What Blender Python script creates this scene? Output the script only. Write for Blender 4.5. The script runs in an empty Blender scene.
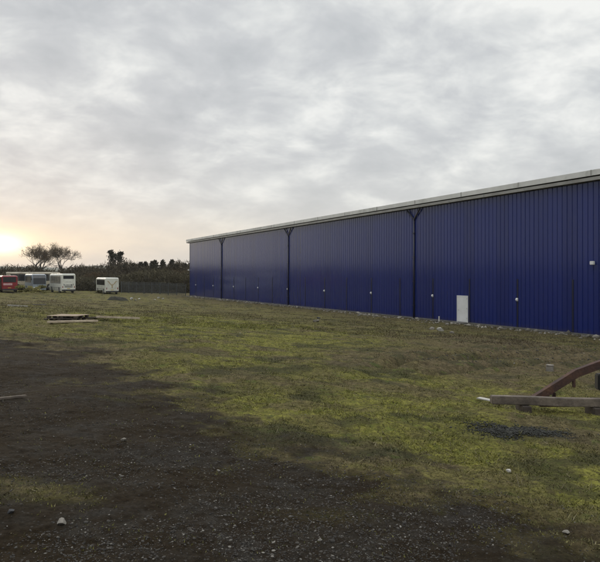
import bpy, bmesh, math, random
import numpy as np
from math import radians as R, sin, cos, pi, sqrt, atan2
from mathutils import Vector, Matrix

S = bpy.context.scene
COL = S.collection
random.seed(7)
RNG = np.random.default_rng(11)

# ------------------------------------------------------------------ camera
CAM_Z, F, HOR = 4.0, 610.0, 275.0          # eye height, focal length (photo px), horizon row
cd = bpy.data.cameras.new('camera')
cd.sensor_width = 36.0
cd.lens = 36.0 * F / 600.0
cd.shift_y = -(281.0 - HOR) / 600.0
cd.clip_start = 0.1
cd.clip_end = 9000
cam = bpy.data.objects.new('camera', cd)
cam.location = (0, 0, CAM_Z)
cam.rotation_euler = (R(90), 0, 0)
COL.objects.link(cam)
S.camera = cam
S.view_settings.view_transform = 'Standard'
S.view_settings.look = 'None'
S.view_settings.exposure = 0.0
S.view_settings.gamma = 1.0
S.view_settings.use_curve_mapping = False

# ------------------------------------------------------------------ node helpers
class NT:
    def __init__(s, tree):
        s.t = tree; s.n = tree.nodes; s.l = tree.links
    def new(s, typ, **kw):
        n = s.n.new(typ)
        for k, v in kw.items(): setattr(n, k, v)
        return n
    def set(s, sock, v):
        if hasattr(v, 'is_output') or isinstance(v, bpy.types.NodeSocket): s.l.new(v, sock)
        else: sock.default_value = v
    def math(s, op, a, b=0.0, c=0.0, clamp=False):
        n = s.new('ShaderNodeMath', operation=op); n.use_clamp = clamp
        for i, v in enumerate((a, b, c)): s.set(n.inputs[i], v)
        return n.outputs[0]
    def vmath(s, op, a, b=(0, 0, 0)):
        n = s.new('ShaderNodeVectorMath', operation=op)
        s.set(n.inputs[0], a); s.set(n.inputs[1], b)
        return n.outputs['Value'] if op in ('DOT_PRODUCT', 'LENGTH') else n.outputs[0]
    def mix(s, f, a, b, blend='MIX'):
        n = s.new('ShaderNodeMix', data_type='RGBA', blend_type=blend)
        s.set(n.inputs[0], f)
        s.set(n.inputs[6], a if not isinstance(a, tuple) else tuple(a[:3]) + (1,))
        s.set(n.inputs[7], b if not isinstance(b, tuple) else tuple(b[:3]) + (1,))
        return n.outputs[2]
    def noise(s, vec, scale, detail=4.0, rough=0.55, dist=0.0):
        n = s.new('ShaderNodeTexNoise')
        if vec is not None: s.l.new(vec, n.inputs['Vector'])
        n.inputs['Scale'].default_value = scale; n.inputs['Detail'].default_value = detail
        n.inputs['Roughness'].default_value = rough; n.inputs['Distortion'].default_value = dist
        return n.outputs['Fac']
    def ramp(s, f, stops, interp='LINEAR'):
        n = s.new('ShaderNodeValToRGB'); n.color_ramp.interpolation = interp
        e = n.color_ramp.elements
        while len(e) < len(stops): e.new(0.5)
        for el, (p, c) in zip(e, stops):
            el.position = p; el.color = (c, c, c, 1) if not isinstance(c, tuple) else tuple(c[:3]) + (1,)
        s.set(n.inputs[0], f)
        return n.outputs[0]
    def smooth(s, x, a, b):
        n = s.new('ShaderNodeMapRange', interpolation_type='SMOOTHSTEP')
        s.set(n.inputs[0], x); n.inputs[1].default_value = a; n.inputs[2].default_value = b
        n.inputs[3].default_value = 0; n.inputs[4].default_value = 1
        return n.outputs[0]

# ------------------------------------------------------------------ sky
SUN_AZ, SUN_EL = R(-26.2), R(2.6)           # azimuth from +Y towards +X
sun_dir = Vector((sin(SUN_AZ) * cos(SUN_EL), cos(SUN_AZ) * cos(SUN_EL), sin(SUN_EL)))
W = bpy.data.worlds.new('World'); S.world = W; W.use_nodes = True
t = NT(W.node_tree); t.n.clear()
out = t.new('ShaderNodeOutputWorld'); bg = t.new('ShaderNodeBackground')
t.l.new(bg.outputs[0], out.inputs[0])
nish = t.new('ShaderNodeTexSky'); nish.sky_type = 'NISHITA'; nish.sun_disc = False
nish.sun_elevation = SUN_EL; nish.sun_rotation = SUN_AZ; nish.dust_density = 2.0
d = t.vmath('NORMALIZE', t.new('ShaderNodeTexCoord').outputs['Generated'])
sp = t.new('ShaderNodeSeparateXYZ'); t.l.new(d, sp.inputs[0])
dx, dy, dz = sp.outputs
zc = t.math('MAXIMUM', dz, 0.0)
den = t.math('ADD', zc, 0.36)
cb = t.new('ShaderNodeCombineXYZ')
t.l.new(t.math('DIVIDE', dx, den), cb.inputs[0]); t.l.new(t.math('DIVIDE', dy, den), cb.inputs[1])
cb.inputs[2].default_value = 3.7
mp = t.new('ShaderNodeMapping'); t.l.new(cb.outputs[0], mp.inputs[0])
mp.inputs['Rotation'].default_value = (0, 0, R(-32)); mp.inputs['Scale'].default_value = (1.0, 1.15, 1)
mp.inputs['Location'].default_value = (5.3, 1.9, 0)
n1 = t.noise(mp.outputs[0], 1.3, 3, 0.5, 0.3)
n2 = t.noise(mp.outputs[0], 4.9, 6, 0.56, 0.3)
n3 = t.noise(mp.outputs[0], 11.0, 4, 0.55, 0.3)
m = t.math('ADD', t.math('MULTIPLY', n1, 0.46), t.math('ADD', t.math('MULTIPLY', n2, 0.44), t.math('MULTIPLY', n3, 0.13)))
cl = t.ramp(m, [(0.41, (0.50, 0.525, 0.55)), (0.495, (0.59, 0.61, 0.63)), (0.545, (0.69, 0.71, 0.715)), (0.62, (0.88, 0.89, 0.87))])
# overcast brightened towards the unseen zenith to throw more light on the ground
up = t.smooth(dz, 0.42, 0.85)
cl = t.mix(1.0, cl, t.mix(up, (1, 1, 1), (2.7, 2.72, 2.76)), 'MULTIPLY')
# paler band low over the horizon
low = t.math('SUBTRACT', 1.0, t.smooth(dz, 0.02, 0.26))
cl = t.mix(t.math('MULTIPLY', low, 0.45), cl, (0.75, 0.75, 0.71))
# warm light where the sun sits behind the cloud edge
hx, hy = sin(SUN_AZ), cos(SUN_AZ)
side = t.math('SUBTRACT', t.math('MULTIPLY', dx, hy), t.math('MULTIPLY', dy, hx))     # across the sun's bearing
fwd = t.math('ADD', t.math('MULTIPLY', dx, hx), t.math('MULTIPLY', dy, hy))
front = t.smooth(fwd, 0.0, 0.5)
dze = t.math('SUBTRACT', dz, sin(SUN_EL))
cl = t.mix(1.0, cl, t.mix(t.smooth(side, -0.80, -0.40), (0.60, 0.61, 0.64), (1.07, 1.07, 1.07)), 'MULTIPLY')     # unseen sky on the left darkened so the wall reflects less
streak = t.math('ADD', 0.55, t.math('MULTIPLY', n2, 0.9))
def gauss(ws, wz):
    a = t.math('POWER', t.math('DIVIDE', side, ws), 2.0); b = t.math('POWER', t.math('DIVIDE', dze, wz), 2.0)
    return t.math('MULTIPLY', t.math('EXPONENT', t.math('MULTIPLY', t.math('ADD', a, b), -1.0)), front)
g1 = t.math('MULTIPLY', gauss(0.44, 0.048), streak)
g2 = gauss(0.075, 0.024)
g3 = gauss(0.030, 0.013)
cl = t.mix(t.math('MULTIPLY', g1, 0.66, clamp=True), cl, (1.03, 0.89, 0.68))
cl = t.mix(t.math('MULTIPLY', g2, 0.65, clamp=True), cl, (1.30, 1.10, 0.68))
cl = t.mix(t.math('MULTIPLY', g3, 1.0, clamp=True), cl, (2.4, 2.2, 1.7))
below = t.smooth(dz, -0.06, -0.005)
cl = t.mix(below, (0.06, 0.055, 0.045), cl)
STR = 0.1
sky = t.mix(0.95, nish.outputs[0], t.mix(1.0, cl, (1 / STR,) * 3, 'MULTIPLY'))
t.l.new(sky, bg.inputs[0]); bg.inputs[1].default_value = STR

sl = bpy.data.lights.new('sun', 'SUN'); sl.energy = 0.7; sl.angle = R(12); sl.color = (1.0, 0.82, 0.6)
so = bpy.data.objects.new('sun', sl); COL.objects.link(so)
so.rotation_euler = Vector((sin(SUN_AZ) * cos(R(5)), cos(SUN_AZ) * cos(R(5)), sin(R(5)))).to_track_quat('Z', 'Y').to_euler()
so.location = (-60, 60, 40)

# ------------------------------------------------------------------ materials
MATS = {}
def mat(name, c1, c2=None, rough=0.6, scale=3.0, bump=0.0, bscale=None, metal=0.0, spec=0.5, coat=0.0, dirt=None):
    """procedural paint / wood / stone: two tones mixed by noise, optional bump and dirt colour"""
    if name in MATS: return MATS[name]
    m_ = bpy.data.materials.new(name); m_.use_nodes = True
    q = NT(m_.node_tree); b = q.n['Principled BSDF']
    tc = q.new('ShaderNodeTexCoord').outputs['Object']
    f = q.ramp(q.noise(tc, scale, 5, 0.6), [(0.35, 0.0), (0.65, 1.0)])
    c = q.mix(f, c1, c2 or tuple(v * 0.75 for v in c1))
    if dirt:
        f2 = q.ramp(q.noise(tc, scale * 0.6, 6, 0.7), [(0.52, 0.0), (0.66, 1.0)])
        c = q.mix(f2, c, dirt)
    q.l.new(c, b.inputs['Base Color'])
    b.inputs['Roughness'].default_value = rough; b.inputs['Metallic'].default_value = metal
    b.inputs['Specular IOR Level'].default_value = spec; b.inputs['Coat Weight'].default_value = coat
    if bump:
        bn = q.new('ShaderNodeBump'); bn.inputs['Strength'].default_value = bump; bn.inputs['Distance'].default_value = 0.02
        q.l.new(q.noise(tc, bscale or scale * 4, 6, 0.65), bn.inputs['Height']); q.l.new(bn.outputs[0], b.inputs['Normal'])
    MATS[name] = m_
    return m_

def attr_mat(name, rough=0.8, spec=0.3, trans=0.0):
    m_ = bpy.data.materials.new(name); m_.use_nodes = True
    q = NT(m_.node_tree); b = q.n['Principled BSDF']
    a = q.new('ShaderNodeAttribute'); a.attribute_name = 'tint'
    q.l.new(a.outputs['Color'], b.inputs['Base Color'])
    b.inputs['Roughness'].default_value = rough; b.inputs['Specular IOR Level'].default_value = spec
    return m_

# ------------------------------------------------------------------ terrain
A = Vector((-20.95, 116.2)); E = Vector((0.4633, -0.8862)); NRM = Vector((-0.8862, -0.4633))   # wall corner, along, outward

def hash2(ix, iy, seed):
    h = (ix.astype(np.int64) * 374761393 + iy.astype(np.int64) * 668265263 + seed * 1442695041) & 0xffffffff
    h = ((h ^ (h >> 13)) * 1274126177) & 0xffffffff
    return ((h ^ (h >> 16)) & 0xffff) / 65535.0
def vnoise(x, y, seed=0):
    x = np.asarray(x, float); y = np.asarray(y, float)
    xi = np.floor(x); yi = np.floor(y); fx = x - xi; fy = y - yi
    fx = fx * fx * (3 - 2 * fx); fy = fy * fy * (3 - 2 * fy)
    a = hash2(xi, yi, seed); b = hash2(xi + 1, yi, seed); c = hash2(xi, yi + 1, seed); d_ = hash2(xi + 1, yi + 1, seed)
    return (a * (1 - fx) + b * fx) * (1 - fy) + (c * (1 - fx) + d_ * fx) * fy
def fbm(x, y, seed=0, oct_=4, gain=0.5):
    s, a, n = 0, 1, 0
    x = np.asarray(x, float); y = np.asarray(y, float)
    for i in range(oct_):
        s = s + a * vnoise(x, y, seed + i * 17); n += a; a *= gain
        x, y = x * 1.97 * 0.8 - y * 1.97 * 0.6 + 7.1, x * 1.97 * 0.6 + y * 1.97 * 0.8 + 3.3
    return s / n
def sstep(a, b, x):
    q = np.clip((np.asarray(x, float) - a) / (b - a), 0, 1); return q * q * (3 - 2 * q)
def dwall(x, y): return (x - A.x) * NRM.x + (y - A.y) * NRM.y
def base_z(x, y):
    x = np.asarray(x, float); y = np.asarray(y, float)
    dd = np.clip(dwall(x, y) / 35.0, 0, 3)
    zz = np.where(dd < 1, dd, 1 + 0.12 * (1 - np.exp(-(dd - 1) / 0.12 * 1.0)))
    return 2.4 * zz * (1 - 0.55 * sstep(15, 100, y)) * (1 - sstep(150, 260, np.hypot(x, y)))
def gpt(u, v):
    """ground point seen at photo pixel u, v"""
    lo, hi = 1.5, 400.0
    for _ in range(60):
        mid = (lo + hi) / 2
        if CAM_Z - (v - HOR) / F * mid > float(base_z((u - 300) / F * mid, mid)): lo = mid
        else: hi = mid
    return Vector(((u - 300) / F * lo, lo))

def poly_d(x, y, pts):
    best = np.full(x.shape, 1e9)
    for (ax, ay), (bx, by) in zip(pts[:-1], pts[1:]):
        ex, ey = bx - ax, by - ay; L2 = ex * ex + ey * ey + 1e-9
        tt = np.clip(((x - ax) * ex + (y - ay) * ey) / L2, 0, 1)
        best = np.minimum(best, np.hypot(x - ax - tt * ex, y - ay - tt * ey))
    return best
def inside(x, y, pts):
    r = np.zeros(x.shape, bool); n = len(pts)
    for i in range(n):
        (ax, ay), (bx, by) = pts[i], pts[(i + 1) % n]
        c = ((ay > y) != (by > y)) & (x < (bx - ax) * (y - ay) / (by - ay + 1e-12) + ax)
        r ^= c
    return r
RUTS = [[tuple(gpt(*p)) for p in q] for q in (
    [(405, 362), (440, 360), (500, 357), (560, 353), (640, 349)],
    [(430, 372), (500, 365), (560, 361), (640, 357)],
    [(380, 366), (420, 358), (470, 354), (540, 347), (620, 341)])]
GRAVEL = [tuple(gpt(*p)) for p in ((-60, 338), (0, 342), (60, 352), (120, 368), (165, 396), (205, 428), (270, 452), (345, 466), (425, 488), (497, 514), (565, 556), (650, 640))]
GRAVEL += [(4, -8), (-45, -8), (-45, 14)]
def blobs(x, y, lst):
    r = np.zeros(x.shape)
    for u, v, ru, rv, k in lst:
        c = gpt(u, v); rx = ru * c.y / F; ry = max(abs(gpt(u, v - rv).y - c.y), 0.05)
        r = np.maximum(r, k * np.exp(-(((x - c.x) / rx) ** 2 + ((y - c.y) / ry) ** 2)))
    return r
BRIGHT = [(240, 336, 110, 13, 1.0), (180, 322, 60, 6, .9), (230, 345, 150, 20, .75), (420, 420, 160, 30, .6), (320, 352, 90, 14, .75), (400, 385, 110, 16, .75), (560, 420, 90, 16, .9), (300, 410, 90, 30, .55),
          (470, 412, 80, 14, .8), (580, 480, 60, 26, .8), (170, 395, 40, 12, .6), (460, 455, 120, 30, .35), (110, 316, 60, 3, .5), (40, 490, 50, 10, .0), (520, 392, 60, 8, .6)]
TUFT = [(30, 494, 42, 7, 1.0), (12, 484, 20, 5, .8), (75, 502, 22, 4, .6), (330, 520, 40, 6, .35)]
BROWN = [(440, 361, 120, 10, 1.4), (540, 353, 130, 13, 1.4), (60, 350, 110, 16, 1.1), (150, 380, 60, 14, .5), (480, 478, 90, 16, .55), (560, 445, 60, 10, .5), (90, 345, 60, 8, .5),
         (560, 520, 60, 20, .6), (300, 440, 60, 12, .35), (30, 302, 80, 3, .5)]
DARK = [(345, 365, 26, 6, .8), (262, 372, 26, 7, .7), (318, 393, 22, 5, .8), (345, 440, 40, 6, .8), (390, 452, 40, 5, .8), (230, 390, 40, 6, .5), (515, 437, 70, 7, .7), (275, 440, 60, 8, .4),
        (300, 365, 30, 5, .5), (430, 425, 40, 5, .5), (200, 352, 40, 5, .45)]
def zones(x, y):
    """gravel, bright moss, brown earth, dark turf: what grows or lies where"""
    w = fbm(x * 0.55, y * 0.55, 3, 4); w2 = fbm(x * 2.1, y * 2.1, 9, 4); w3 = fbm(x * 0.22, y * 0.22, 31, 3)
    sd = poly_d(x, y, GRAVEL) * np.where(inside(x, y, GRAVEL), 1, -1)
    rr = np.hypot(x, y)
    g = sstep(-0.36, 0.30, sd / (0.6 + 0.20 * rr) + (w - 0.5) * 1.3 + (w2 - 0.5) * 0.9 + (fbm(x * 6, y * 6, 77, 3) - .5) * .5)
    g = g * (1 - .8 * np.clip(blobs(x, y, TUFT) * (.4 + 1.2 * w2), 0, 1))
    w4 = fbm(x * 4.5, y * 4.5, 41, 4)
    br = np.clip(blobs(x, y, BRIGHT) * (.25 + 2.2 * sstep(.32, .68, w2)) * (.3 + 1.3 * sstep(.3, .65, w)) * (.5 + w4), 0, 1)
    bn = np.clip(blobs(x, y, BROWN) * (0.5 + w2) + .75 * sstep(.54, .68, fbm(x * .9 + 5, y * 1.3, 63, 4)), 0, 1)
    bn = np.maximum(bn, .85 * np.exp(-((g - .42) / .36) ** 2) * (rr < 60))
    dw = dwall(x, y)
    bn = np.maximum(bn, (1 - sstep(1.5, 15, dw + (w3 - .5) * 8)) * (0.45 + 0.5 * w))
    for q in RUTS: bn = np.maximum(bn, 0.95 * np.exp(-(poly_d(x, y, q) / 0.35) ** 2) * (0.35 + 0.9 * w2))
    dk = np.clip(blobs(x, y, DARK) * (0.3 + 1.3 * w2) + 0.85 * sstep(0.56, 0.68, fbm(x * 1.25, y * 1.6, 57, 4)), 0, 1)
    for q in RUTS: dk = np.maximum(dk, .9 * np.exp(-(poly_d(x, y, q) / 0.20) ** 2) * sstep(.3, .55, w2))
    br = np.clip(br * 1.3, 0, 1)
    return g, br, bn, dk
def INGR(x, y):
    sh = np.shape(x); x = np.atleast_1d(x); y = np.atleast_1d(y)
    return np.reshape(sstep(-.6, .8, poly_d(x, y, GRAVEL) * np.where(inside(x, y, GRAVEL), 1, -1)), sh)
def gz(x, y):
    x = np.asarray(x, float); y = np.asarray(y, float)
    rr = np.hypot(x, y); dw = dwall(x, y)
    k = sstep(0.3, 3, dw) * (1 - sstep(120, 200, rr))
    zz = base_z(x, y) + k * ((fbm(x * 0.35, y * 0.35, 5, 3) - .5) * 0.22 + (fbm(x * 1.3, y * 1.3, 15, 3) - .5) * 0.12 * (1 - .75 * INGR(x, y)))
    zz = zz + k * (1 - sstep(25, 60, rr)) * (fbm(x * 5.5, y * 5.5, 25, 4) - .5) * 0.065 * (1 - .7 * INGR(x, y)) + k * (1 - sstep(8, 20, rr)) * (fbm(x * 17, y * 17, 29, 3) - .5) * .022
    for q in RUTS:
        dq = poly_d(x, y, q); zz = zz + k * (-0.15 * np.exp(-(dq / 0.22) ** 2) + 0.07 * np.exp(-((dq - 0.48) / 0.2) ** 2))
    return zz
def G(x, y): return float(gz(np.array([x]), np.array([y]))[0])
def on(u, v):
    p = gpt(u, v); return Vector((p.x, p.y, G(p.x, p.y)))

def mesh_np(name, co, faces, mats, attrs=None, smooth=False):
    """faces: (n,k) int array with k constant"""
    me = bpy.data.meshes.new(name); nv = len(co); nf, k = faces.shape
    me.vertices.add(nv); me.vertices.foreach_set('co', np.ascontiguousarray(co, np.float32).ravel())
    me.loops.add(nf * k); me.loops.foreach_set('vertex_index', np.ascontiguousarray(faces, np.int32).ravel())
    me.polygons.add(nf); me.polygons.foreach_set('loop_start', np.arange(0, nf * k, k, dtype=np.int32))
    if smooth: me.polygons.foreach_set('use_smooth', np.ones(nf, bool))
    for an, arr in (attrs or {}).items():
        a = me.attributes.new(an, 'FLOAT_COLOR', 'POINT')
        if arr.shape[1] == 3: arr = np.concatenate([arr, np.ones((len(arr), 1))], 1)
        a.data.foreach_set('color', np.ascontiguousarray(arr, np.float32).ravel())
    me.update(calc_edges=True); me.validate()
    for m_ in mats: me.materials.append(m_)
    o = bpy.data.objects.new(name, me); COL.objects.link(o)
    return o

# ground sheet: rings that widen with distance, finer where the yard is
rad = np.concatenate([[0.05, 0.6, 1.2, 1.8], np.geomspace(2.2, 60, 560), np.geomspace(62, 2600, 80)])
ang = np.concatenate([np.linspace(-48, 48, 760), np.linspace(49.5, 310.5, 140)]) * pi / 180
RR, AA = np.meshgrid(rad, ang, indexing='ij')
gx, gy = RR * np.sin(AA), RR * np.cos(AA)
gzz = gz(gx.ravel(), gy.ravel())
z4 = np.stack(zones(gx.ravel(), gy.ravel()), 1)
nr, na = RR.shape
ii = np.arange(nr * na).reshape(nr, na); jj = np.roll(ii, -1, axis=1)
fc = np.stack([ii[:-1].ravel(), ii[1:].ravel(), jj[1:].ravel(), jj[:-1].ravel()], 1)[:, ::-1]

gm = bpy.data.materials.new('yard_ground'); gm.use_nodes = True
q = NT(gm.node_tree); b = q.n['Principled BSDF']
pos = q.new('ShaderNodeNewGeometry').outputs['Position']
at = q.new('ShaderNodeAttribute'); at.attribute_name = 'zones'
sc = q.new('ShaderNodeSeparateColor'); q.l.new(at.outputs['Color'], sc.inputs[0])
zg, zb, zn, zd = sc.outputs[0], sc.outputs[1], sc.outputs[2], at.outputs['Alpha']
fine = q.noise(pos, 38, 6, 0.68); mid = q.noise(pos, 7.0, 6, 0.62); big = q.noise(pos, 1.3, 5, 0.6)
vor = q.new('ShaderNodeTexVoronoi'); q.l.new(pos, vor.inputs['Vector']); vor.inputs['Scale'].default_value = 42
vs = q.new('ShaderNodeSeparateColor'); q.l.new(vor.outputs['Color'], vs.inputs[0])
# gravel
grav = q.mix(q.ramp(big, [(.40, 0.), (.62, 1.)]), (0.022, 0.0155, 0.008), (0.030, 0.026, 0.021))
grav = q.mix(q.ramp(mid, [(.42, 0.), (.60, .8)]), grav, (0.016, 0.0105, 0.005))
grav = q.mix(1.0, grav, q.ramp(fine, [(.25, .45), (.75, 1.6)]), 'MULTIPLY')
chip = q.math('MULTIPLY', q.ramp(vs.outputs[0], [(.86, 0.), (.90, 1.)], 'CONSTANT'), q.ramp(vor.outputs['Distance'], [(.30, 1.), (.42, 0.)]))
grav = q.mix(q.math('MULTIPLY', chip, .6), grav, q.mix(vs.outputs[1], (0.04, 0.037, 0.033), (0.11, 0.105, 0.095)))
# turf
turf = q.mix(q.ramp(mid, [(.36, 0.), (.64, 1.)]), (0.078, 0.070, 0.021), (0.140, 0.124, 0.040))
zb = q.math('MULTIPLY', zb, q.ramp(q.noise(pos, 11, 5, .68), [(.34, .25), (.60, 1.15)]))
moss = q.mix(q.ramp(mid, [(.38, 0.), (.62, 1.)]), (0.110, 0.112, 0.020), (0.225, 0.218, 0.038))
earth = q.mix(q.ramp(mid, [(.38, 0.), (.62, 1.)]), (0.052, 0.038, 0.022), (0.125, 0.096, 0.056))
dark = q.mix(mid, (0.018, 0.020, 0.012), (0.05, 0.05, 0.022))
tv = q.mix(zb, turf, moss); tv = q.mix(q.math('MULTIPLY', zn, .9), tv, earth); tv = q.mix(q.math('MULTIPLY', zd, .8), tv, dark)
clump = q.noise(pos, 15, 5, 0.7)
tv = q.mix(q.ramp(clump, [(.46, 0.), (.62, .75)]), tv, q.mix(fine, (0.026, 0.024, 0.010), (0.065, 0.052, 0.026)))
tv = q.mix(q.ramp(q.noise(pos, 3.1, 6, .7), [(.56, 0.), (.66, .6)]), tv, (0.060, 0.082, 0.018))
tv = q.mix(1.0, tv, q.ramp(fine, [(.25, .55), (.75, 1.7)]), 'MULTIPLY')
q.l.new(q.mix(zg, tv, grav), b.inputs['Base Color'])
b.inputs['Roughness'].default_value = .95; b.inputs['Specular IOR Level'].default_value = .08
bn_ = q.new('ShaderNodeBump'); bn_.inputs['Strength'].default_value = .9; bn_.inputs['Distance'].default_value = .03
q.l.new(q.math('ADD', fine, q.math('MULTIPLY', mid, 1.5)), bn_.inputs['Height']); q.l.new(bn_.outputs[0], b.inputs['Normal'])
ground = mesh_np('ground', np.stack([gx.ravel(), gy.ravel(), gzz], 1), fc, [gm], {'zones': z4}, smooth=True)
ground['kind'] = 'structure'

# ------------------------------------------------------------------ mesh builder and tagging
class MB:
    def __init__(s): s.v = []; s.f = []; s.mi = []; s.cur = 0
    def add(s, vs, fs, M=None):
        o = len(s.v)
        s.v += [tuple(M @ Vector(p)) for p in vs] if M is not None else [tuple(p) for p in vs]
        s.f += [tuple(i + o for i in f) for f in fs]; s.mi += [s.cur] * len(fs)
    def box(s, x0, y0, z0, x1, y1, z1, M=None):
        s.add([(x0, y0, z0), (x1, y0, z0), (x1, y1, z0), (x0, y1, z0), (x0, y0, z1), (x1, y0, z1), (x1, y1, z1), (x0, y1, z1)],
              [(3, 2, 1, 0), (4, 5, 6, 7), (0, 1, 5, 4), (1, 2, 6, 5), (2, 3, 7, 6), (3, 0, 4, 7)], M)
    def tube(s, pts, rads, n=8, cap=True):
        pts = [Vector(p) for p in pts]; rings = []
        for i, p in enumerate(pts):
            tn = (pts[min(i + 1, len(pts) - 1)] - pts[max(i - 1, 0)]).normalized()
            a = tn.cross(Vector((0, 0, 1)) if abs(tn.z) < .9 else Vector((0, 1, 0))).normalized(); c = tn.cross(a)
            r = rads[i] if isinstance(rads, (list, tuple)) else rads
            rings.append([p + (a * cos(2 * pi * k / n) + c * sin(2 * pi * k / n)) * r for k in range(n)])
        fs = [(i * n + k, i * n + (k + 1) % n, (i + 1) * n + (k + 1) % n, (i + 1) * n + k) for i in range(len(pts) - 1) for k in range(n)]
        if cap: fs += [tuple(range(n - 1, -1, -1)), tuple((len(pts) - 1) * n + k for k in range(n))]
        s.add([p for r in rings for p in r], fs)
    def prism(s, pts, a, b, axis='y'):
        """outline in two axes, extruded along the third from a to b"""
        n = len(pts)
        mk = {'y': lambda p, h: (p[0], h, p[1]), 'x': lambda p, h: (h, p[0], p[1]), 'z': lambda p, h: (p[0], p[1], h)}[axis]
        s.add([mk(p, a) for p in pts] + [mk(p, b) for p in pts],
              [tuple(range(n))[::-1], tuple(range(n, 2 * n))] + [(i, (i + 1) % n, n + (i + 1) % n, n + i) for i in range(n)])
    def loft(s, secs, close=True):
        n = len(secs[0])
        fs = [(i * n + k, i * n + (k + 1) % n, (i + 1) * n + (k + 1) % n, (i + 1) * n + k) for i in range(len(secs) - 1) for k in range(n)]
        if close: fs += [tuple(range(n))[::-1], tuple((len(secs) - 1) * n + k for k in range(n))]
        s.add([p for q_ in secs for p in q_], fs)
    def build(s, name, m_, parent=None, bevel=0.0, smooth=False, seg=2):
        me = bpy.data.meshes.new(name); me.from_pydata(s.v, [], s.f)
        for mm in (m_ if isinstance(m_, list) else [m_]): me.materials.append(mm)
        me.polygons.foreach_set('material_index', s.mi)
        bm = bmesh.new(); bm.from_mesh(me)
        bmesh.ops.recalc_face_normals(bm, faces=bm.faces)
        if bevel:
            ed = [e for e in bm.edges if len(e.link_faces) == 2 and e.calc_face_angle(0) > .5]
            bmesh.ops.bevel(bm, geom=ed, offset=bevel, segments=seg, affect='EDGES', clamp_overlap=True)
        bm.to_mesh(me); bm.free()
        if smooth: me.polygons.foreach_set('use_smooth', [True] * len(me.polygons))
        o = bpy.data.objects.new(name, me); COL.objects.link(o)
        if parent: o.parent = parent
        return o
def tag(o, label=None, cat=None, group=None, kind=None):
    for k, v in (('label', label), ('category', cat), ('group', group), ('kind', kind)):
        if v: o[k] = v
    return o
def thing(name, label, cat, loc=(0, 0, 0), rz=0, group=None):
    o = bpy.data.objects.new(name, None); o.empty_display_size = .3; COL.objects.link(o)
    o.location = loc; o.rotation_euler = (0, 0, rz)
    return tag(o, label, cat, group)
def copy_tree(o, parent=None):
    c = o.copy(); COL.objects.link(c)
    if parent: c.parent = parent
    for ch in list(o.children): copy_tree(ch, c)
    return c

# ------------------------------------------------------------------ the shed
def blue_mat():
    m_ = bpy.data.materials.new('blue_coated_steel'); m_.use_nodes = True
    q = NT(m_.node_tree); b = q.n['Principled BSDF']
    tc = q.new('ShaderNodeTexCoord').outputs['Object']
    sx = q.new('ShaderNodeSeparateXYZ'); q.l.new(tc, sx.inputs[0])
    sheet = q.math('FLOOR', q.math('DIVIDE', sx.outputs[0], 1.2))
    wn = q.new('ShaderNodeTexWhiteNoise', noise_dimensions='1D'); q.l.new(sheet, wn.inputs['W'])
    mp = q.new('ShaderNodeMapping'); q.l.new(tc, mp.inputs[0]); mp.inputs['Scale'].default_value = (1.5, 1.5, .16)
    st = q.noise(mp.outputs[0], 1.6, 5, .6)
    c = q.mix(st, (0.006, 0.018, 0.135), (0.010, 0.024, 0.170))
    c = q.mix(q.math('MULTIPLY', wn.outputs[0], .6), c, (0.008, 0.016, 0.105))
    low = q.math('SUBTRACT', 1.0, q.smooth(q.math('ADD', sx.outputs[2], q.math('MULTIPLY', st, .5)), 0.15, 0.75))
    c = q.mix(q.ramp(q.noise(mp.outputs[0], 4.5, 5, .65), [(.54, 0.), (.72, .30)]), c, (0.030, 0.032, 0.075))
    c = q.mix(q.math('MULTIPLY', low, .55), c, (0.055, 0.048, 0.040))       # splashed soil at the foot
    q.l.new(c, b.inputs['Base Color'])
    q.l.new(q.math('ADD', .11, q.math('MULTIPLY', st, .12)), b.inputs['Roughness'])
    b.inputs['Specular IOR Level'].default_value = .42; b.inputs['Coat Weight'].default_value = .42; b.inputs['Coat Roughness'].default_value = .13
    # sheets are never quite flat: slow waves plus a small tilt of each sheet
    h = q.math('ADD', q.math('MULTIPLY', q.noise(mp.outputs[0], .9, 3, .5), 1.0), q.math('MULTIPLY', wn.outputs[0], .06))
    bp = q.new('ShaderNodeBump'); bp.inputs['Strength'].default_value = .14; bp.inputs['Distance'].default_value = .05
    q.l.new(h, bp.inputs['Height']); q.l.new(bp.outputs[0], b.inputs['Normal'])
    return m_
M_BLUE = blue_mat()
M_NAVY = mat('dark_blue_trim', (0.004, 0.006, 0.026), (0.006, 0.009, 0.034), rough=.4)
M_PIPE = mat('dark_downpipe', (0.007, 0.009, 0.028), (0.012, 0.014, 0.035), rough=.45)
M_CREAM = mat('pale_grey_fascia', (0.74, 0.73, 0.69), (0.64, 0.63, 0.59), rough=.5, scale=.8, dirt=(.50, .49, .45))
M_GUT = mat('grey_gutter', (0.42, 0.41, 0.38), (0.32, 0.31, 0.29), rough=.5, scale=1.2)
M_ROOF = mat('grey_roof_sheet', (0.35, 0.35, 0.34), (0.28, 0.28, 0.27), rough=.55, scale=.5)
M_WHITE = mat('white_paint', (0.78, 0.78, 0.76), (0.68, 0.68, 0.65), rough=.45, scale=1.5)
M_DARKGAP = mat('soffit_shade', (0.02, 0.021, 0.026), (0.03, 0.03, 0.035), rough=.8)  # near-black colour stands in for the shade behind and under the gutter
M_LENS = mat('frosted_lens', (0.8, 0.8, 0.78), (0.72, 0.72, 0.72), rough=.2)
M_BLACK = mat('black_rubber', (0.015, 0.015, 0.015), (0.022, 0.021, 0.02), rough=.7)
M_CONC = mat('concrete_plinth', (0.16, 0.155, 0.14), (0.11, 0.105, 0.095), rough=.9, scale=2, bump=.4)

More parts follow.
